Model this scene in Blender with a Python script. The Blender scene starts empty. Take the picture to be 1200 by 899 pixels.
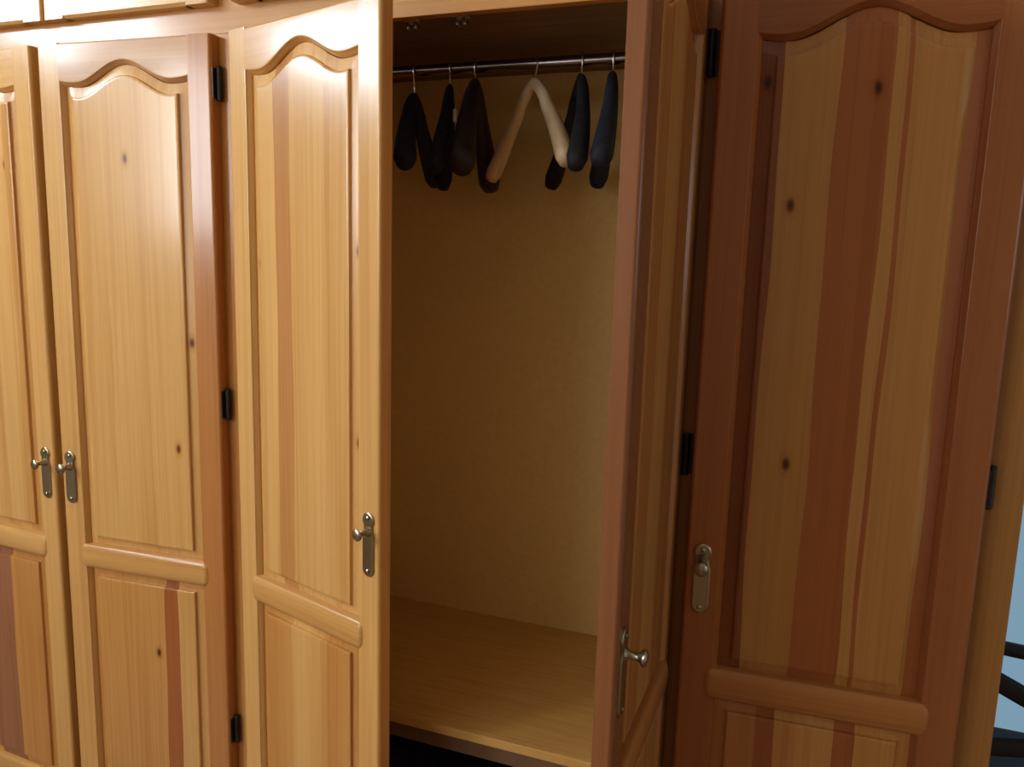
import bpy, bmesh, math, random
from mathutils import Vector, Matrix
random.seed(7)
sc = bpy.context.scene
C = sc.collection
R = math.radians

# ------------------------------------------------------------------ camera
F_PX, YAW, PITCH, ROLL = 914.78, R(20.171), R(8.781), R(1.661)
fw = Vector((-math.sin(YAW)*math.cos(PITCH), math.cos(YAW)*math.cos(PITCH), -math.sin(PITCH)))
rt = Vector((math.cos(YAW), math.sin(YAW), 0)); up = rt.cross(fw)
rt2 = rt*math.cos(ROLL) + up*math.sin(ROLL); up2 = up*math.cos(ROLL) - rt*math.sin(ROLL)
cd = bpy.data.cameras.new('camera'); cam = bpy.data.objects.new('camera', cd); C.objects.link(cam)
cd.sensor_width = 36; cd.lens = 36*F_PX/1200; cd.clip_start = .02
m = Matrix((rt2, up2, -fw)).transposed().to_4x4(); m.translation = Vector((1.6647, -1.3859, 1.4673))
cam.matrix_world = m
sc.camera = cam

# ------------------------------------------------------------------ world and lights
wd = bpy.data.worlds.new('world'); sc.world = wd; wd.use_nodes = True
bg = wd.node_tree.nodes['Background']; bg.inputs[0].default_value = (.46, .76, 1, 1); bg.inputs[1].default_value = .26
def area(name, loc, rot, sx, sy, power, col):
    l = bpy.data.lights.new(name, 'AREA'); l.shape = 'RECTANGLE'; l.size = sx; l.size_y = sy; l.energy = power; l.color = col
    o = bpy.data.objects.new(name, l); C.objects.link(o); o.location = loc; o.rotation_euler = rot
    return o
XL, XR, YF, YB, ZC = -1.35, 3.70, -3.40, .80, 2.72       # room box
WL = (-1.80, -.78, 2.26, 2.66)                             # window in the left wall: y0 y1 z0 z1
WL2 = (-3.20, -2.35, 1.55, 2.60)                          # second window in the left wall
WF = (-1.15, .25, 1.0, 2.45)                              # window in the wall behind the camera: x0 x1 z0 z1
WR = (-1.6, -.4, 1.35, 2.0)                               # window in the right wall
area('window_daylight', (XL-.06, (WL[0]+WL[1])/2, (WL[2]+WL[3])/2), (0, R(-90), 0), WL[3]-WL[2], WL[1]-WL[0], 38, (.74, .88, 1))
area('window_daylight', (XL-.06, (WL2[0]+WL2[1])/2, (WL2[2]+WL2[3])/2), (0, R(-90), 0), WL2[3]-WL2[2], WL2[1]-WL2[0], 52, (.93, .97, 1))
area('window_daylight', (XR+.06, (WR[0]+WR[1])/2, (WR[2]+WR[3])/2), (0, R(90), 0), WR[3]-WR[2], WR[1]-WR[0], 3.0, (.8, .9, 1))
area('window_daylight', ((WF[0]+WF[1])/2, YF-.06, (WF[2]+WF[3])/2), (R(90), 0, 0), WF[1]-WF[0], WF[3]-WF[2], 13, (.95, .97, 1))

sc.view_settings.view_transform = 'Standard'; sc.view_settings.look = 'None'
sc.view_settings.gamma = 1; sc.view_settings.use_curve_mapping = False
sc.view_settings.exposure = 0.72

# ------------------------------------------------------------------ materials
def mat(name, col, rough=.5, metal=0, spec=.5):
    m = bpy.data.materials.new(name); m.use_nodes = True
    b = m.node_tree.nodes['Principled BSDF']
    b.inputs['Base Color'].default_value = (*col, 1); b.inputs['Roughness'].default_value = rough
    b.inputs['Metallic'].default_value = metal; b.inputs['Specular IOR Level'].default_value = spec
    return m
def nodes(m): return m.node_tree.nodes, m.node_tree.links
def noisy(m, c1, c2, scale, det=3, stretch=(1, 1, 1), bump=0):
    n, l = nodes(m); b = n['Principled BSDF']
    tc = n.new('ShaderNodeTexCoord'); mp = n.new('ShaderNodeMapping'); mp.inputs['Scale'].default_value = stretch
    nz = n.new('ShaderNodeTexNoise'); nz.inputs['Scale'].default_value = scale; nz.inputs['Detail'].default_value = det
    rp = n.new('ShaderNodeValToRGB'); rp.color_ramp.elements[0].color = (*c1, 1); rp.color_ramp.elements[1].color = (*c2, 1)
    rp.color_ramp.elements[0].position = .35; rp.color_ramp.elements[1].position = .65
    l.new(tc.outputs['Object'], mp.inputs[0]); l.new(mp.outputs[0], nz.inputs['Vector']); l.new(nz.outputs[0], rp.inputs[0]); l.new(rp.outputs[0], b.inputs['Base Color'])
    if bump:
        bp = n.new('ShaderNodeBump'); bp.inputs['Strength'].default_value = bump; bp.inputs['Distance'].default_value = .002
        l.new(nz.outputs[0], bp.inputs['Height']); l.new(bp.outputs[0], b.inputs['Normal'])
    return m

def wood(name, horizontal=False, rough=.24):
    """varnished pine: the piece's own colour comes from the object colour, grain runs along the piece, knots at obj['knot_a'], obj['knot_b']"""
    m = bpy.data.materials.new(name); m.use_nodes = True; n, l = nodes(m); b = n['Principled BSDF']
    tc = n.new('ShaderNodeTexCoord'); oi = n.new('ShaderNodeObjectInfo')
    # random shift per piece
    off = n.new('ShaderNodeVectorMath'); off.operation = 'SCALE'; off.inputs[0].default_value = (7.3, 3.1, 11.7); l.new(oi.outputs['Random'], off.inputs['Scale'])
    add = n.new('ShaderNodeVectorMath'); l.new(tc.outputs['Object'], add.inputs[0]); l.new(off.outputs[0], add.inputs[1])
    def mapped(sx, sz):
        mp = n.new('ShaderNodeMapping'); mp.inputs['Scale'].default_value = (sz, sx, sx) if horizontal else (sx, sx, sz)
        l.new(add.outputs[0], mp.inputs[0]); return mp
    def noise(sx, sz, det, dist=0.0):
        nz = n.new('ShaderNodeTexNoise'); nz.inputs['Scale'].default_value = 1; nz.inputs['Detail'].default_value = det; nz.inputs['Distortion'].default_value = dist
        l.new(mapped(sx, sz).outputs[0], nz.inputs['Vector']); return nz
    def ramp(src, stops):
        rp = n.new('ShaderNodeValToRGB'); e = rp.color_ramp.elements
        e[0].position, e[0].color = stops[0][0], (*stops[0][1], 1); e[1].position, e[1].color = stops[-1][0], (*stops[-1][1], 1)
        for p, c in stops[1:-1]:
            q = e.new(p); q.color = (*c, 1)
        l.new(src, rp.inputs[0]); return rp
    def mul(a, bcol, fac=1.0):
        mx = n.new('ShaderNodeMix'); mx.data_type = 'RGBA'; mx.blend_type = 'MULTIPLY'; mx.inputs['Factor'].default_value = fac
        l.new(a, mx.inputs['A']); l.new(bcol, mx.inputs['B']); return mx.outputs['Result']
    fine = ramp(noise(230, 3.0, 3).outputs[0], [(.3, (.95, .93, .90)), (.7, (1.02, 1.02, 1.03))])
    rings = ramp(noise(46, .55, 2, .3).outputs[0], [(.36, (.74, .62, .5)), (.43, (1, 1, 1)), (.55, (.98, .96, .93)), (.60, (.80, .70, .6)), (.66, (1, 1, 1))])
    broad = ramp(noise(11, .5, 2, .4).outputs[0], [(.34, (.84, .72, .60)), (.5, (1, 1, 1)), (.72, (1.05, 1.07, 1.1))])
    c = mul(oi.outputs['Color'], fine.outputs[0]); c = mul(c, rings.outputs[0], .38); c = mul(c, broad.outputs[0], .55)
    for key in ('knot_a', 'knot_b'):
        at = n.new('ShaderNodeAttribute'); at.attribute_type = 'OBJECT'; at.attribute_name = key
        sb = n.new('ShaderNodeVectorMath'); sb.operation = 'SUBTRACT'; l.new(tc.outputs['Object'], sb.inputs[0]); l.new(at.outputs['Vector'], sb.inputs[1])
        s2 = n.new('ShaderNodeVectorMath'); s2.operation = 'MULTIPLY'; s2.inputs[1].default_value = (1, 0, .55); l.new(sb.outputs[0], s2.inputs[0])
        ln = n.new('ShaderNodeVectorMath'); ln.operation = 'LENGTH'; l.new(s2.outputs[0], ln.inputs[0])
        kr = ramp(ln.outputs['Value'], [(.0026, (.07, .035, .02)), (.0044, (.45, .28, .17)), (.007, (.88, .78, .68)), (.014, (1, 1, 1))])
        c = mul(c, kr.outputs[0])
    l.new(c, b.inputs['Base Color'])
    b.inputs['Roughness'].default_value = rough; b.inputs['Specular IOR Level'].default_value = .38
    b.inputs['Coat Weight'].default_value = .12; b.inputs['Coat Roughness'].default_value = .12
    return m
WOOD_V = wood('varnished_pine_upright'); WOOD_H = wood('varnished_pine_across', True)
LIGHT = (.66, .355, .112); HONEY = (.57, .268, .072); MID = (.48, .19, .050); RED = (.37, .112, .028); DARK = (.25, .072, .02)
BOARD = noisy(mat('beige_fibreboard', (.7, .5, .2), .6, 0, .3), (.70, .49, .195), (.74, .53, .22), 60, 4)
SHELF = noisy(mat('pine_shelf_board', (.45, .27, .1), .5, 0, .3), (.52, .29, .08), (.60, .35, .105), 5, 4, (1.2, 30, 1))
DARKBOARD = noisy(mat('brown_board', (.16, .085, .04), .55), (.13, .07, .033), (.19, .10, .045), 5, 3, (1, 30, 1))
BRASS = mat('aged_nickel_brass', (.40, .34, .23), .26, 1)
BRONZE = mat('dark_bronze', (.045, .032, .026), .4, .6)
STEEL = mat('steel_tube', (.24, .20, .18), .22, 1)
CHROME = mat('hook_wire', (.6, .6, .6), .25, 1)
BLACK = noisy(mat('black_flock', (.012, .011, .014), .75, 0, .25), (.009, .008, .011), (.017, .015, .02), 90, 2)
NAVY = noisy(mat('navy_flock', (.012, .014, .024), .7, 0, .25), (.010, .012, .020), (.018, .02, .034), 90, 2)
BROWNPL = noisy(mat('dark_brown_plastic', (.02, .013, .013), .5, 0, .3), (.018, .011, .010), (.03, .018, .016), 60, 2)
BEECH = noisy(mat('pale_beech', (.66, .48, .28), .4), (.60, .42, .23), (.72, .54, .33), 12, 4, (6, 1, 1))
WHITE = mat('white_plastic', (.8, .78, .74), .4)

# ------------------------------------------------------------------ helpers
def mesh(name, verts, faces, material, parent=None, color=None, smooth=False, bevel=0, seg=2, loc=None):
    me = bpy.data.meshes.new(name); me.from_pydata([tuple(v) for v in verts], [], faces); me.validate()
    bm = bmesh.new(); bm.from_mesh(me); bmesh.ops.recalc_face_normals(bm, faces=bm.faces); bm.to_mesh(me); bm.free()
    me.materials.append(material)
    o = bpy.data.objects.new(name, me); C.objects.link(o)
    if color: o.color = (*color, 1)
    if parent: o.parent = parent
    if loc: o.location = loc
    if bevel:
        md = o.modifiers.new('b', 'BEVEL'); md.width = bevel; md.segments = seg; md.limit_method = 'ANGLE'; md.angle_limit = R(40)
    if smooth:
        for p in me.polygons: p.use_smooth = True
    if bevel or smooth == 'angle':
        for p in me.polygons: p.use_smooth = True
        try: me.set_sharp_from_angle(angle=R(38))
        except Exception: pass
        wn = o.modifiers.new('n', 'WEIGHTED_NORMAL'); wn.keep_sharp = True; wn.weight = 100
    o['knot_a'] = (50., 0., 50.); o['knot_b'] = (50., 0., 50.)
    return o
def boxv(x0, x1, y0, y1, z0, z1):
    v = [(x, y, z) for x in (x0, x1) for y in (y0, y1) for z in (z0, z1)]
    return v, [(0, 1, 3, 2), (4, 6, 7, 5), (0, 4, 5, 1), (2, 3, 7, 6), (0, 2, 6, 4), (1, 5, 7, 3)]
def box(name, b, material, parent=None, color=None, bevel=.002, **k):
    v, f = boxv(*b); return mesh(name, v, f, material, parent, color, bevel=bevel, **k)
def empty(name, loc=(0, 0, 0), rz=0, parent=None):
    o = bpy.data.objects.new(name, None); C.objects.link(o); o.location = loc; o.rotation_euler = (0, 0, rz); o.empty_display_size = .1
    if parent: o.parent = parent
    return o
def tag(o, label=None, cat=None, group=None, kind=None):
    for k, v in (('label', label), ('category', cat), ('group', group), ('kind', kind)):
        if v: o[k] = v
    return o
def loft(rings, closed=True, cap=True):
    """rings of equal length -> verts, faces"""
    n = len(rings[0]); v = [p for r in rings for p in r]; f = []
    for i in range(len(rings)-1):
        for j in range(n if closed else n-1):
            k = (j+1) % n; f.append((i*n+j, i*n+k, (i+1)*n+k, (i+1)*n+j))
    if cap: f.append(tuple(range(n-1, -1, -1))); f.append(tuple(range((len(rings)-1)*n, len(rings)*n)))
    return v, f
def tube(name, pts, r, material, parent=None, n=10, cap=True, ry=None):
    pts = [Vector(p) for p in pts]; rings = []
    rr = r if isinstance(r, (list, tuple)) else [r]*len(pts); ref = None
    for i, p in enumerate(pts):
        d = (pts[min(i+1, len(pts)-1)] - pts[max(i-1, 0)]).normalized()
        if ref is None: ref = Vector((1, 0, 0)) if abs(d.x) < .9 else Vector((0, 1, 0))
        a = (ref - d*ref.dot(d)).normalized(); b2 = d.cross(a); ref = a
        rb = (ry[i] if isinstance(ry, (list, tuple)) else ry) if ry else rr[i]
        rings.append([p + a*math.cos(t)*rr[i] + b2*math.sin(t)*rb for t in (2*math.pi*k/n for k in range(n))])
    v, f = loft(rings, True, cap); return mesh(name, v, f, material, parent, smooth='angle')
def lathe(name, prof, material, parent=None, n=20, axis='y', loc=(0, 0, 0)):
    """prof: (radius, distance along axis)"""
    rings = []
    for r, h in prof:
        ring = []
        for k in range(n):
            t = 2*math.pi*k/n; a, b2 = r*math.cos(t), r*math.sin(t)
            ring.append((loc[0]+a, loc[1]+h, loc[2]+b2) if axis == 'y' else (loc[0]+a, loc[1]+b2, loc[2]+h))
        rings.append(ring)
    v, f = loft(rings); return mesh(name, v, f, material, parent, smooth='angle')

# ------------------------------------------------------------------ room shell
WALLM = noisy(mat('cream_paint', (.62, .57, .49), .8, 0, .2), (.60, .55, .47), (.64, .59, .51), 3, 3)
BLUEM = noisy(mat('pale_blue_paint', (.47, .66, .78), .8, 0, .2), (.46, .65, .77), (.50, .69, .80), 3, 3)
CEILM = noisy(mat('white_ceiling_paint', (.72, .70, .66), .9, 0, .2), (.70, .68, .64), (.74, .72, .68), 3, 3)
FLOORM = noisy(mat('brown_floor', (.22, .12, .06), .4), (.19, .10, .05), (.26, .145, .075), 4, 4, (14, 1, 1))
def st(o): o['kind'] = 'structure'; return o
T = .12
st(box('floor', (XL-T, XR+T, YF-T, YB+T, -.1, 0), FLOORM, bevel=0))
st(box('ceiling', (XL-T, XR+T, YF-T, YB+T, ZC, ZC+.1), CEILM, bevel=0))
WB = (2.06, 3.2, .12, 2.2)                                # glazed opening in the back wall past the wardrobe: x0 x1 z0 z1
v, f = [], []
for b in ((XL-T, XR+T, YB, YB+T, 0, WB[2]), (XL-T, XR+T, YB, YB+T, WB[3], ZC), (XL-T, WB[0], YB, YB+T, WB[2], WB[3]), (WB[1], XR+T, YB, YB+T, WB[2], WB[3])):
    bv, bf = boxv(*b); k = len(v); v += bv; f += [tuple(i+k for i in q) for q in bf]
st(mesh('wall_back', v, f, BLUEM))
v, f = [], []
for b in ((XL-T, XR+T, YF-T, YF, 0, WF[2]), (XL-T, XR+T, YF-T, YF, WF[3], ZC), (XL-T, WF[0], YF-T, YF, WF[2], WF[3]), (WF[1], XR+T, YF-T, YF, WF[2], WF[3])):
    bv, bf = boxv(*b); k = len(v); v += bv; f += [tuple(i+k for i in q) for q in bf]
WARMM = noisy(mat('warm_tan_paint', (.50, .39, .27), .85, 0, .2), (.48, .375, .26), (.52, .41, .285), 3, 3)
st(mesh('wall_front', v, f, WARMM))
def holed_wall(name, x0, x1, ws, material):
    v = []; f = []; bs = []; y = YF
    for y0, y1, z0, z1 in ws:
        bs += [(x0, x1, y, y0, 0, ZC), (x0, x1, y0, y1, 0, z0), (x0, x1, y0, y1, z1, ZC)]; y = y1
    for b in bs+[(x0, x1, y, YB, 0, ZC)]:
        bv, bf = boxv(*b); k = len(v); v += bv; f += [tuple(i+k for i in q) for q in bf]
    return st(mesh(name, v, f, material))
holed_wall('wall_left', XL-T, XL, (WL2, WL), WALLM)
holed_wall('wall_right', XR, XR+T, (WR,), WALLM)
FRAMEM = mat('white_window_paint', (.75, .74, .72), .4)
def window(name, x, w, nmid):
    y0, y1, z0, z1 = w; v = []; f = []; e = .045
    bs = [(x-.025, x+.025, y0, y1, z0, z0+e), (x-.025, x+.025, y0, y1, z1-e, z1), (x-.025, x+.025, y0, y0+e, z0, z1), (x-.025, x+.025, y1-e, y1, z0, z1)]
    for k in range(1, nmid+1):
        ym = y0+(y1-y0)*k/(nmid+1); bs.append((x-.02, x+.02, ym-.02, ym+.02, z0, z1))
    for b in bs:
        bv, bf = boxv(*b); k = len(v); v += bv; f += [tuple(i+k for i in q) for q in bf]
    return st(mesh(name, v, f, FRAMEM))
w3 = []
for b in ((WB[0], WB[1], WB[2], WB[2]+.05), (WB[0], WB[1], WB[3]-.05, WB[3]), (WB[0], WB[0]+.05, WB[2], WB[3]), (WB[1]-.05, WB[1], WB[2], WB[3]), (2.61, 2.65, WB[2], WB[3])):
    w3.append((b[0], b[1], YB+.03, YB+.08, b[2], b[3]))
v, f = [], []
for b in w3:
    bv, bf = boxv(*b); k = len(v); v += bv; f += [tuple(i+k for i in q) for q in bf]
w3 = st(mesh('window_3', v, f, FRAMEM))
GLASS = bpy.data.materials.new('clear_glass'); GLASS.use_nodes = True
n_, l_ = nodes(GLASS); g_ = n_.new('ShaderNodeBsdfGlass'); g_.inputs['Roughness'].default_value = 0; g_.inputs['IOR'].default_value = 1.02; l_.new(g_.outputs[0], n_['Material Output'].inputs[0])
for a, b in ((WB[0]+.05, 2.61), (2.65, WB[1]-.05)): box('pane', (a, b, YB+.053, YB+.057, WB[2]+.05, WB[3]-.05), GLASS, w3, None, 0)
window('window_1', XL-.02, WL, 1); window('window_2', XR+.02, WR, 1); window('window_5', XL-.02, WL2, 1)
v, f = [], []
for b in ((WF[0], WF[1], WF[2], WF[2]+.05), (WF[0], WF[1], WF[3]-.05, WF[3]), (WF[0], WF[0]+.05, WF[2], WF[3]), (WF[1]-.05, WF[1], WF[2], WF[3]), (-.475, -.425, WF[2], WF[3])):
    bv, bf = boxv(b[0], b[1], YF-.05, YF, b[2], b[3]); k = len(v); v += bv; f += [tuple(i+k for i in q) for q in bf]
st(mesh('window_4', v, f, FRAMEM))

# ------------------------------------------------------------------ the fitted wardrobe
ward = empty('wardrobe', (0, 0, 0))
tag(ward, 'built-in varnished pine wardrobe with arched raised-panel doors, middle pair open', 'wardrobe')
W_, TH, S_, ST = .45, .028, .0556, .010          # door width, thickness, stile, moulding width
ZT, ZV, ZR1, ZR2, ZB = 1.914, 1.8313, .7713, .7122, .035
RISE = .043
ZO, ZU, ZFL, DEP, XEND = 1.9189, 1.972, .4929, .5308, 2.0136

def arch(v):
    a = abs(v)
    if a < .74: return RISE*(.5+.5*math.cos(math.pi*a/.74))
    return .005*((a-.74)/.26)**2

def stile(parent, x0, x1, inner, z0, z1, color, outer=True):
    """upright with a rounded outer edge and a moulded inner edge; inner = +1 when the opening lies at larger x"""
    w = x1-x0; r = .007
    prof = [(0, 0), (0, -TH+r)] + [(r-r*math.cos(a), -TH+r-r*math.sin(a)) for a in (R(30), R(60))] + [(r, -TH), (w, -TH)]
    prof += [(w+.0025, -TH+.0012), (w+.0030, -TH+.003), (w+ST*.62, -TH+.0065), (w+ST*.9, -TH+.0105), (w+ST, -TH+.0135), (w+ST, -.006), (w, 0)]
    pts = [((x0+p) if inner > 0 else (x1-p), q) for p, q in prof]
    n = len(pts); v = [(x, y, z0) for x, y in pts] + [(x, y, z1) for x, y in pts]
    f = [(i, (i+1) % n, n+(i+1) % n, n+i) for i in range(n)] + [tuple(range(n)), tuple(range(2*n-1, n-1, -1))]
    return mesh('stile', v, f, WOOD_V, parent, color, smooth='angle')

def top_rail(parent, xa, xb, ztop, zv, color, arched=True, N=40, name='top_rail'):
    """rail between the stiles, moulded lower edge following the arch"""
    cols = []
    for i in range(N+1):
        t = i/N; x = xa+(xb-xa)*t; z = zv+(arch(2*t-1) if arched else 0)
        r = .006
        cols.append([(x, 0, ztop), (x, -TH+r, ztop), (x, -TH+r*.3, ztop-r*.3), (x, -TH, ztop-r), (x, -TH, z), (x, -TH+.0012, z-.0025), (x, -TH+.003, z-.003), (x, -TH+.0065, z-ST*.62), (x, -TH+.0105, z-ST*.9), (x, -TH+.0135, z-ST), (x, -.006, z-ST), (x, 0, z)])
    v, f = loft(cols); return mesh(name, v, f, WOOD_H, parent, color, smooth='angle')

def bottom_rail(parent, xa, xb, z0, z1, color):
    r = .006; cols = []
    for x in (xa, xb):
        cols.append([(x, 0, z0), (x, -TH+r, z0), (x, -TH, z0+r), (x, -TH, z1), (x, -TH+.0012, z1+.0025), (x, -TH+.003, z1+.003), (x, -TH+.0065, z1+ST*.62), (x, -TH+.0105, z1+ST*.9), (x, -TH+.0135, z1+ST), (x, -.006, z1+ST), (x, 0, z1)])
    v, f = loft(cols); return mesh('bottom_rail', v, f, WOOD_H, parent, color, smooth='angle')

def mid_rail(parent, xa, xb, z0, z1, color):
    """proud half-round rail whose ends are mitred back on the stiles"""
    zc, h = (z0+z1)/2, (z1-z0)/2
    def sec(x, k, d):
        s = []
        for i in range(15):
            a = math.pi*(-.5+i/14); cz, cy = math.sin(a), math.cos(a)
            zz = math.copysign(abs(cz)**.8, cz); yy = cy**.42 if cy > 1e-6 else 0
            s.append((x, -TH+.012-(.012+d)*yy if yy else -TH+.012, zc+h*k*zz))
        return s + [(x, -TH+.016, zc+h*k), (x, -TH+.016, zc-h*k)]
    rings = [sec(xa, .62, -.002), sec(xa+.004, .78, .003), sec(xa+.012, 1, .0065), sec(xb-.012, 1, .0065), sec(xb-.004, .78, .003), sec(xb, .62, -.002)]
    v, f = loft(rings); return mesh('mid_rail', v, f, WOOD_H, parent, color, smooth='angle')

OFFS = [(0, .0145), (.0015, .0138), (.021, .0105), (.0225, .0102), (.0234, .0045), (.026, .0032), (.030, .003)]   # raised-panel edge: inset, depth below the stile face
def panel(parent, xa, xb, z0, z1, staves, arched=True):
    """raised panel made of glued-up boards; staves = [(fraction where it ends, colour, knots)]"""
    w = xb-xa; marks = [0]+[s[0] for s in staves]
    cs = {0.0, w}
    for o, _ in OFFS: cs |= {o, w-o}
    for i in range(1, 40): cs.add(OFFS[-1][0]+(w-2*OFFS[-1][0])*i/40)
    for q in marks[1:-1]: cs.add(q*w)
    cs = sorted(cs); out = [cs[0]]
    for c in cs[1:]:
        if c-out[-1] > 1e-5: out.append(c)
    cs = [c for c in out if all(abs(c-q*w) < 1e-6 or abs(c-q*w) > .0038 for q in marks[1:-1])]
    def hdepth(o):
        for (a, da), (b, db) in zip(OFFS, OFFS[1:]):
            if o <= b: return da+(db-da)*(o-a)/(b-a)
        return OFFS[-1][1]
    def column(u):
        t = u/w; zt = z1+(arch(2*t-1) if arched else 0)
        za, zb = z0+OFFS[-1][0], zt-OFFS[-1][0]; NR = 26
        zs = [z0+o for o, _ in OFFS]+[za+(zb-za)*k/NR for k in range(1, NR)]+[zt-o for o, _ in reversed(OFFS)]
        dv = [o for o, _ in OFFS]+[1]*(NR-1)+[o for o, _ in reversed(OFFS)]; du = min(u, w-u)
        joint = any(abs(u-q*w) < 1e-6 for q in marks[1:-1]); ph = 37*u+13*xa
        return [(xa+u+(.0022*math.sin(7.5*z+ph)+.0010*math.sin(19*z+2*ph) if joint else 0), -TH+hdepth(min(du, o)), z) for o, z in zip(dv, zs)]
    objs = []
    for k in range(len(staves)):
        u0, u1 = marks[k]*w, marks[k+1]*w
        us = [u for u in cs if u0-1e-6 <= u <= u1+1e-6]; grid = [column(u) for u in us]; n = len(grid[0])
        v = [p for g in grid for p in g]; f = []
        for i in range(len(us)-1):
            left = us[i] < w/2
            for j in range(n-1):
                a, b2, c, d = i*n+j, (i+1)*n+j, (i+1)*n+j+1, i*n+j+1
                low = j < n/2
                if left == low: f += [(a, b2, c), (a, c, d)]
                else: f += [(a, b2, d), (b2, c, d)]
        nv = len(v); nb = len(us)
        v += [(g[0][0], -.008, g[0][2]) for g in grid] + [(g[-1][0], -.008, g[-1][2]) for g in grid]     # back
        for i in range(nb-1):
            f += [(nv+i, nv+i+1, nv+nb+i+1, nv+nb+i), (i*n, nv+i, nv+i+1, (i+1)*n), (i*n+n-1, (i+1)*n+n-1, nv+nb+i+1, nv+nb+i)]
        o = mesh('panel_stave', v, f, WOOD_V, parent, staves[k][1], smooth='angle')
        for key, kn in zip(('knot_a', 'knot_b'), staves[k][2] if len(staves[k]) > 2 else ()): o[key] = (xa+kn[0]*w, 0., kn[1])
        objs.append(o)
    return objs

def handle(parent, x, z0=.8699, z1=.9967, wid=.030):
    h = z1-z0; zc = (z0+z1)/2; N = 10
    def outline(g):
        pts = []; r = wid/2-g; zt, zb = z1-wid/2, z0+wid/2
        for i in range(N+1): a = math.pi*i/N; pts.append((r*math.cos(a), zt+r*math.sin(a)))
        pts += [(-(r), zt-.004), (-(r-.0035), zt-.010), (-(r-.0035), zt-.022), (-r, zt-.030)]
        for i in range(N+1): a = math.pi+math.pi*i/N; pts.append((r*math.cos(a), zb+r*math.sin(a)))
        pts += [(r, zt-.030), (r-.0035, zt-.022), (r-.0035, zt-.010), (r, zt-.004)]
        return pts
    rings = [[(x+a, -TH-d, b2) for a, b2 in outline(g)] for g, d in ((0, -.001), (0, .0025), (.0015, .004), (.004, .0045), (.0055, .0038))]
    v, f = loft(rings); mesh('handle_plate', v, f, BRASS, parent, smooth='angle')
    for zz in (z1-.011, z0+.011):
        lathe('screw', [(.0042, -TH-.0035), (.0042, -TH-.0055), (.003, -TH-.0065), (.0001, -TH-.0068)], BRASS, parent, 12, loc=(x, 0, zz))
    zk = z1-.037
    lathe('knob', [(.010, -TH-.003), (.0085, -TH-.007), (.0058, -TH-.010), (.0052, -TH-.019), (.0072, -TH-.024), (.0115, -TH-.0275), (.0122, -TH-.0305), (.0105, -TH-.033), (.006, -TH-.0345), (.0001, -TH-.035)], BRASS, parent, 24, loc=(x, 0, zk))

def hinge(parent, z, sgn, ang):
    """barrel and two leaves on the hinge axis"""
    o = empty('h'); bpy.data.objects.remove(o)
    prof = [(.0005, -.036), (.004, -.0355), (.0062, -.033)]
    for k in range(-2, 3):
        z0 = k*.0128
        prof += [(.0066, z0-.0060), (.0066, z0+.0058), (.0058, z0+.0061), (.0058, z0+.0066)]
    prof += [(.0062, .033), (.004, .0355), (.0005, .036)]
    rings = []; n = 14
    for r, h in prof: rings.append([(-sgn*.0065+r*math.cos(2*math.pi*k/n), -.009+r*math.sin(2*math.pi*k/n), z+h) for k in range(n)])
    v, f = loft(rings)
    # leaf on the door edge
    bv, bf = boxv(min(-sgn*.0015, sgn*.0005), max(-sgn*.0015, sgn*.0005), -.024, 0, z-.030, z+.030); k = len(v); v += bv; f += [tuple(i+k for i in q) for q in bf]
    if abs(ang) < R(45):
        mesh('hinge', v, f, BRONZE, parent, smooth='angle'); return
    # leaf on the frame face, turned back by the door's opening
    ca, sa = math.cos(ang), math.sin(ang)
    bv, bf = boxv(.0285, .0475, -.0022, -.0002, z-.036, z+.036)
    v += [(x*ca-y*sa, x*sa+y*ca, zz) for x, y, zz in [(.034+.0068*math.cos(2*math.pi*k/n), -.007+.0068*math.sin(2*math.pi*k/n), z+h) for h in (-.037, .037) for k in range(n)]]
    k = len(v)-2*n; f += [(k+i, k+(i+1) % n, k+n+(i+1) % n, k+n+i) for i in range(n)] + [tuple(k+i for i in range(n)), tuple(k+n+i for i in range(n))]
    k = len(v); v += [(x*ca-y*sa, x*sa+y*ca, zz) for x, y, zz in bv]; f += [tuple(i+k for i in q) for q in bf]
    mesh('hinge', v, f, BRONZE, parent, smooth='angle')

ZK = (1.8177, 1.1404, .36)
def door(hx, side, ang, cfg, label):
    """side 'R': hinged on the right, 'L': on the left; local x = 0 on the hinge edge"""
    s = -1 if side == 'R' else 1; rz = R(ang) if side == 'R' else -R(ang)
    d = empty('door', (hx, 0, 0), rz, ward); d['label'] = label
    x0, x1 = (-W_, 0) if side == 'R' else (0, W_)
    stile(d, x0, x0+S_, 1, ZB, ZT, cfg['left']).name; stile(d, x1-S_, x1, -1, ZB, ZT, cfg['right'])
    top_rail(d, x0+S_, x1-S_, ZT, ZV, cfg['top'])
    mid_rail(d, x0+S_-.012, x1-S_+.012, ZR2, ZR1, cfg['mid'])
    bottom_rail(d, x0+S_, x1-S_, ZB, ZB+.065, cfg['mid'])
    a, b2 = x0+S_+ST-.001, x1-S_-ST+.001
    panel(d, a, b2, ZR1-.003, ZV-ST, cfg['upper']); panel(d, a, b2, ZB+.065+ST, ZR2+.002, cfg['lower'], False)
    handle(d, x0+.0281 if side == 'R' else x1-.0281)
    for z in ZK: hinge(d, z, s, -rz)
    return d

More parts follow.
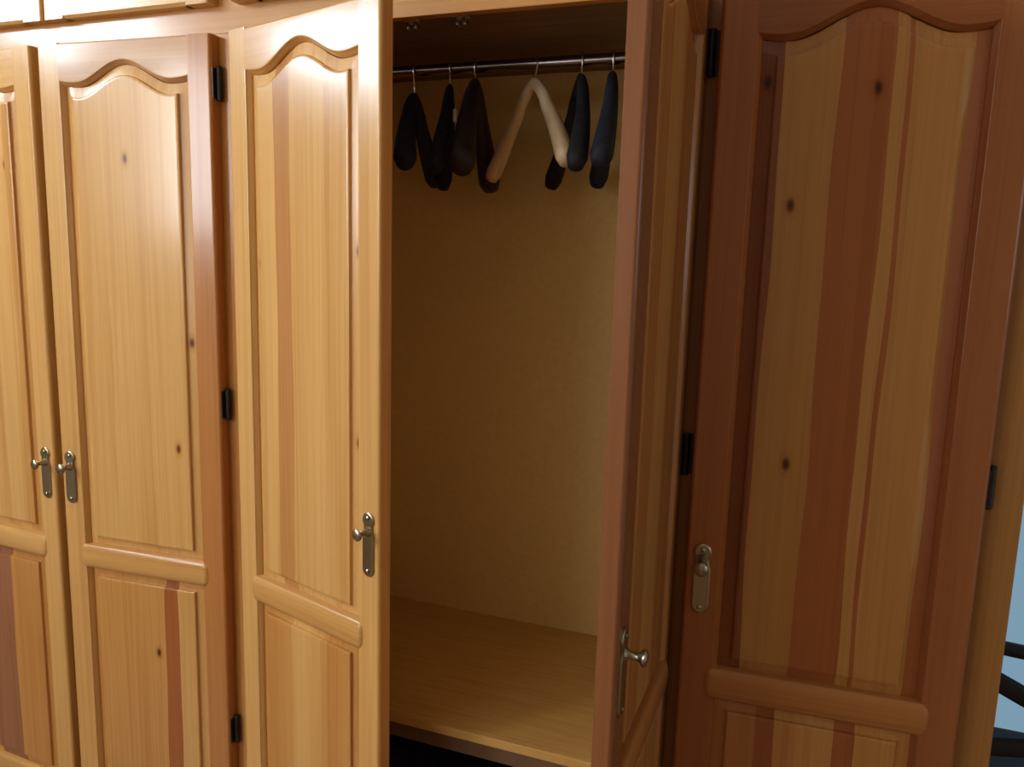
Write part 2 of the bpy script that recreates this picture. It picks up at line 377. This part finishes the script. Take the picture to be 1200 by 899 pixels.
EPALE = (.50, .228, .06)
door(-.4382, 'L', 3.37, dict(left=HONEY, right=LIGHT, top=LIGHT, mid=LIGHT,
     upper=[(.34, LIGHT), (.66, LIGHT), (.86, LIGHT, [(.86, 1.66)]), (1, HONEY)], lower=[(.30, LIGHT), (.60, (.36, .15, .07)), (1, HONEY)]),
     'honey pine door cut by the picture edge, slightly ajar')
door(.4844, 'R', 3.82, dict(left=LIGHT, right=MID, top=(.56, .30, .13), mid=LIGHT,
     upper=[(.30, LIGHT), (.62, LIGHT, [(.49, 1.667)]), (1, LIGHT, [(.96, 1.272), (.84, 1.03)])], lower=[(.42, HONEY), (.66, HONEY, [(.60, .525)]), (.78, RED), (1, LIGHT)]),
     'pale honey pine door slightly ajar, two dark hinges showing')
door(.5375, 'L', 17.13, dict(left=LIGHT, right=LIGHT, top=LIGHT, mid=LIGHT,
     upper=[(.25, LIGHT, [(.06, 1.45)]), (.40, (.50, .22, .065)), (.72, LIGHT), (1, LIGHT, [(.985, 1.48), (.985, 1.12)])], lower=[(.35, HONEY), (.7, LIGHT), (1, HONEY)]),
     'pale pine door standing part open beside the empty compartment')
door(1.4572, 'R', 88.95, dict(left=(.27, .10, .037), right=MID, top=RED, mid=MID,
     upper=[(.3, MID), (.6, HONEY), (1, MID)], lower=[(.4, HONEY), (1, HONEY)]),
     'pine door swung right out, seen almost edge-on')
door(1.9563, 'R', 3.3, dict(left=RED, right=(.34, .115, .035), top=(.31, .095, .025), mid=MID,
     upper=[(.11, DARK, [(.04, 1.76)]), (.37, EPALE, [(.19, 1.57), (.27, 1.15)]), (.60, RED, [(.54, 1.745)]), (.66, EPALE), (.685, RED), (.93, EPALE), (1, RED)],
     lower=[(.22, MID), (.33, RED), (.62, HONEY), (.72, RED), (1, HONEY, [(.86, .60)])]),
     'darker red-brown pine door with striped boards, nearly closed')

# upper cupboard doors
def upper_door(x0, x1, tint):
    d = empty('upper_door', (x0, 0, 0), 0, ward); w = x1-x0; z0, z1 = ZU, 2.44
    stile(d, 0, S_, 1, z0, z1, tint); stile(d, w-S_, w, -1, z0, z1, tint)
    bottom_rail(d, S_, w-S_, z0, z0+S_, tint); top_rail(d, S_, w-S_, z1, z1-.085, tint)
    panel(d, S_+ST-.001, w-S_-ST+.001, z0+S_+ST, z1-.085-ST, [(.5, HONEY), (1, LIGHT)])
HX = [-.43, .0225, .0275, .484, .538, .9955, .9995, 1.457, 1.507, 1.956]
for i in range(5): upper_door(HX[2*i], HX[2*i+1], LIGHT if i < 3 else MID)

# face frame
FT = .022
for a, b2, tint in ((-.50, -.405, HONEY), (.462, .562, HONEY), (1.437, 1.532, MID), (1.934, XEND, (.40, .19, .055))):
    box('frame_stile', (a, b2, 0, FT, 0, ZO), WOOD_V, ward, tint, .001)
    box('upper_frame_stile', (a, b2, 0, FT, 2.005, 2.50), WOOD_V, ward, tint, .001)
box('frame_rail', (-.50, XEND, 0, FT, ZO, 2.005), WOOD_H, ward, HONEY, .001)
for a, b2 in ((-.405, .462), (.562, 1.437), (1.532, 1.934)):
    box('top_frame_rail', (a, b2, .0005, FT, 2.42, 2.50), WOOD_H, ward, HONEY, .002)
    box('plinth', (a, b2, .0005, FT, 0, .06), WOOD_H, ward, MID, .002)
# carcass
D2 = DEP
for x0, x1, mm in ((-.50, -.48, BOARD), (.502, .522, BOARD), (1.475, 1.495, BOARD), (XEND-.02, XEND, None)):
    box('side_panel', (x0, x1, FT, D2+.01, 0, 2.5), mm or WOOD_V, ward, HONEY, .001)
for x0, x1 in ((-.48, .502), (.522, 1.475), (1.495, XEND-.02)):
    box('back_panel', (x0, x1, D2, D2+.01, .0, 2.5), BOARD, ward, None, 0)
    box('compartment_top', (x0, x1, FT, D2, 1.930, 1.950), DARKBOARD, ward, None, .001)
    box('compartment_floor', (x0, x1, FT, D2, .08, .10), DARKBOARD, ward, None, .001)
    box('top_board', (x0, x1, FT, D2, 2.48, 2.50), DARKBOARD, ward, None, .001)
box('shelf', (.5625, 1.4365, .002, FT+.0005, ZFL-.020, ZFL), SHELF, ward, None, .001)
box('shelf', (.5225, 1.4745, FT+.0005, D2, ZFL-.020, ZFL), SHELF, ward, None, 0)
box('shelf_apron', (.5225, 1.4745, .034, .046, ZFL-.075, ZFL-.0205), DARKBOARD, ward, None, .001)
RY, RZ = .27, 1.889
tube('hanging_rail', [(.524, RY, RZ), (1.473, RY, RZ)], .0125, STEEL, ward, 20)
for x, sg in ((.522, 1), (1.475, -1)):
    rr = [[(x+sg*h, RY+r*math.cos(2*math.pi*k/18), RZ+r*math.sin(2*math.pi*k/18)) for k in range(18)] for r, h in ((.024, 0), (.024, .003), (.016, .006), (.015, .014))]
    v, f = loft(rr); mesh('rail_socket', v, f, STEEL, ward, smooth='angle')
# ball catches under the compartment top
for x in (.905, 1.01):
    v, f = boxv(x-.016, x+.016, .050, .072, 1.927, 1.930)
    for dx in (-.008, .008):
        for zz in (0,):
            bv, bf = boxv(x+dx-.003, x+dx+.003, .054, .068, 1.914, 1.928); k = len(v); v += bv; f += [tuple(i+k for i in q) for q in bf]
    mesh('door_catch', v, f, CHROME, ward, bevel=.001)

# ------------------------------------------------------------------ clothes hangers
def hanger(x, rot, material, label, neck=.035, drop=.165, half=.205, thick=1.0, bend=.018, clip=False):
    o = empty('clothes_hanger', (x, RY, RZ+.0125), R(rot)); 
    tag(o, label, 'hanger', 'clothes hangers on the wardrobe rail')
    # wire hook over the rail, in the plane of the arms (local y)
    pts = []
    for i in range(15):
        a = R(-35+i*(215/14)); pts.append((0, .0165*math.cos(a), -.0125+.0165*math.sin(a)))
    pts += [(0, -.0160, -.022), (0, -.011, -.032), (0, -.003, -.040), (0, 0, -.048), (0, 0, -.012-neck-.02)]
    tube('hook', pts, .0019, CHROME, o, 8)
    zt = -.012-neck-.008; N = 28; path = []; rx = []; rz = []
    for i in range(N+1):
        t = -1+2*i/N; a = abs(t)
        z = zt-.012-drop*(a**1.25)+ (.010*math.cos(a*math.pi/2) if a < .3 else 0)
        y = half*math.copysign(a**.95, t) if t else 0
        path.append((bend*a*a, y, z)); k = .55+.75*a
        if a > .93: k *= .72
        rx.append(.0145*thick*k); rz.append((.012+.008*a)*thick*(1 if a < .93 else .7))
    rings = []; n = 14
    for i, p in enumerate(path):
        p = Vector(p); q0 = Vector(path[max(i-1, 0)]); q1 = Vector(path[min(i+1, N)]); d = (q1-q0).normalized()
        ax = Vector((1, 0, 0)); ax = (ax-d*ax.dot(d)).normalized(); bz = d.cross(ax)
        rings.append([p+ax*math.cos(2*math.pi*k/n)*rx[i]+bz*math.sin(2*math.pi*k/n)*rz[i] for k in range(n)])
    v, f = loft(rings); mesh('shoulder_arms', v, f, material, o, smooth=True)
    if clip:
        box('size_tag', (.009, .017, -.034, -.018, zt-.075, zt-.048), WHITE, o, None, .002)
    return o
hanger(.800, 17, NAVY, 'dark navy hanger beside the half-open door, lowest at its crown', neck=.052, drop=.155, thick=1.35, bend=.02)
hanger(.888, 23, BLACK, 'black hanger carrying a small white size tag', neck=.034, drop=.185, thick=1.05, bend=-.02, clip=True)
hanger(.950, 14, BROWNPL, 'thick dark brown hanger hanging next to the pale wooden one', neck=.030, drop=.19, thick=1.5, bend=.01)
hanger(1.086, 44, BEECH, 'pale natural wood hanger, the only light one on the rail', neck=.030, drop=.175, thick=1.05, bend=-.014, half=.195)
hanger(1.190, 24, BLACK, 'slim black hanger just after the pale wooden one', neck=.028, drop=.19, thick=1.15, bend=-.032)
hanger(1.258, 15, NAVY, 'navy hanger half hidden behind the wide-open door', neck=.028, drop=.185, thick=1.25, bend=-.02)

# ------------------------------------------------------------------ dark bag under the shelf
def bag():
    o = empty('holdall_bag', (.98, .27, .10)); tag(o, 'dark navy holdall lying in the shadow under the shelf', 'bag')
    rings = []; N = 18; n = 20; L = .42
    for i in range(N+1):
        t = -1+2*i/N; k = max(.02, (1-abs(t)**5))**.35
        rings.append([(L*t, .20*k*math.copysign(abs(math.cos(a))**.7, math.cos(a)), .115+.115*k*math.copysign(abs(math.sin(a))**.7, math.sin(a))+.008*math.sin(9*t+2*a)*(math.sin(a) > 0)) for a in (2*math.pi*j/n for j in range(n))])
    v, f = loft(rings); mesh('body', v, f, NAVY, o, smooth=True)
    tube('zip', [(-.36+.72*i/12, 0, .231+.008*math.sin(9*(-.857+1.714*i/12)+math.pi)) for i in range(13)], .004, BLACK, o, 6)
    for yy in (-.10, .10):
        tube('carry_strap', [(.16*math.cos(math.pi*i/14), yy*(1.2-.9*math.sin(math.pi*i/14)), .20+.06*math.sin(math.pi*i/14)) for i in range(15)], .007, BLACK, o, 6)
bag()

# ------------------------------------------------------------------ black chair past the wardrobe's end
def chair():
    BM = mat('black_lacquer', (.010, .010, .013), .45); PAD = noisy(mat('black_vinyl', (.012, .011, .014), .6), (.010, .009, .012), (.016, .014, .018), 40, 2)
    o = empty('chair', (2.272, .52, 0), R(0)); tag(o, 'black low cross-back chair with padded seat past the wardrobe end', 'chair')
    rings = []
    for k, z in ((.9, .352), (1, .36), (1, .385), (.95, .398), (.8, .402)):
        rings.append([(.225*k*math.copysign(abs(math.cos(a))**.35, math.cos(a)), .17*k*math.copysign(abs(math.sin(a))**.35, math.sin(a))-.03, z) for a in (2*math.pi*j/32 for j in range(32))])
    v, f = loft(rings); mesh('seat', v, f, PAD, o, smooth='angle')
    for sx in (-1, 1):
        tube('leg', [(sx*.205, .14, 0), (sx*.20, .13, .2), (sx*.195, .12, .36)], .016, BM, o, 10)
        tube('back_post', [(sx*.225, -.235, 0), (sx*.215, -.215, .25), (sx*.212, -.213, .55), (sx*.215, -.225, .78)], .016, BM, o, 10)
        tube('side_rail', [(sx*.20, -.20, .33), (sx*.197, .12, .33)], .011, BM, o, 8)
        tube('cross_brace', [(sx*.212, -.218+.004*sx, .690), (sx*.13, -.218+.010*sx, .655), (sx*.04, -.218+.012*sx, .60), (-sx*.06, -.218+.010*sx, .555), (-sx*.20, -.214+.004*sx, .53)], .011, BM, o, 8, ry=.02)
    tube('back_rail', [(-.215, -.222, .752), (-.1, -.238, .752), (.1, -.238, .752), (.215, -.222, .752)], .014, BM, o, 10, ry=.014)
    tube('front_rail', [(-.197, .12, .34), (.197, .12, .34)], .011, BM, o, 8)
    tube('rear_rail', [(-.212, -.213, .36), (.212, -.213, .36)], .011, BM, o, 8)
chair()
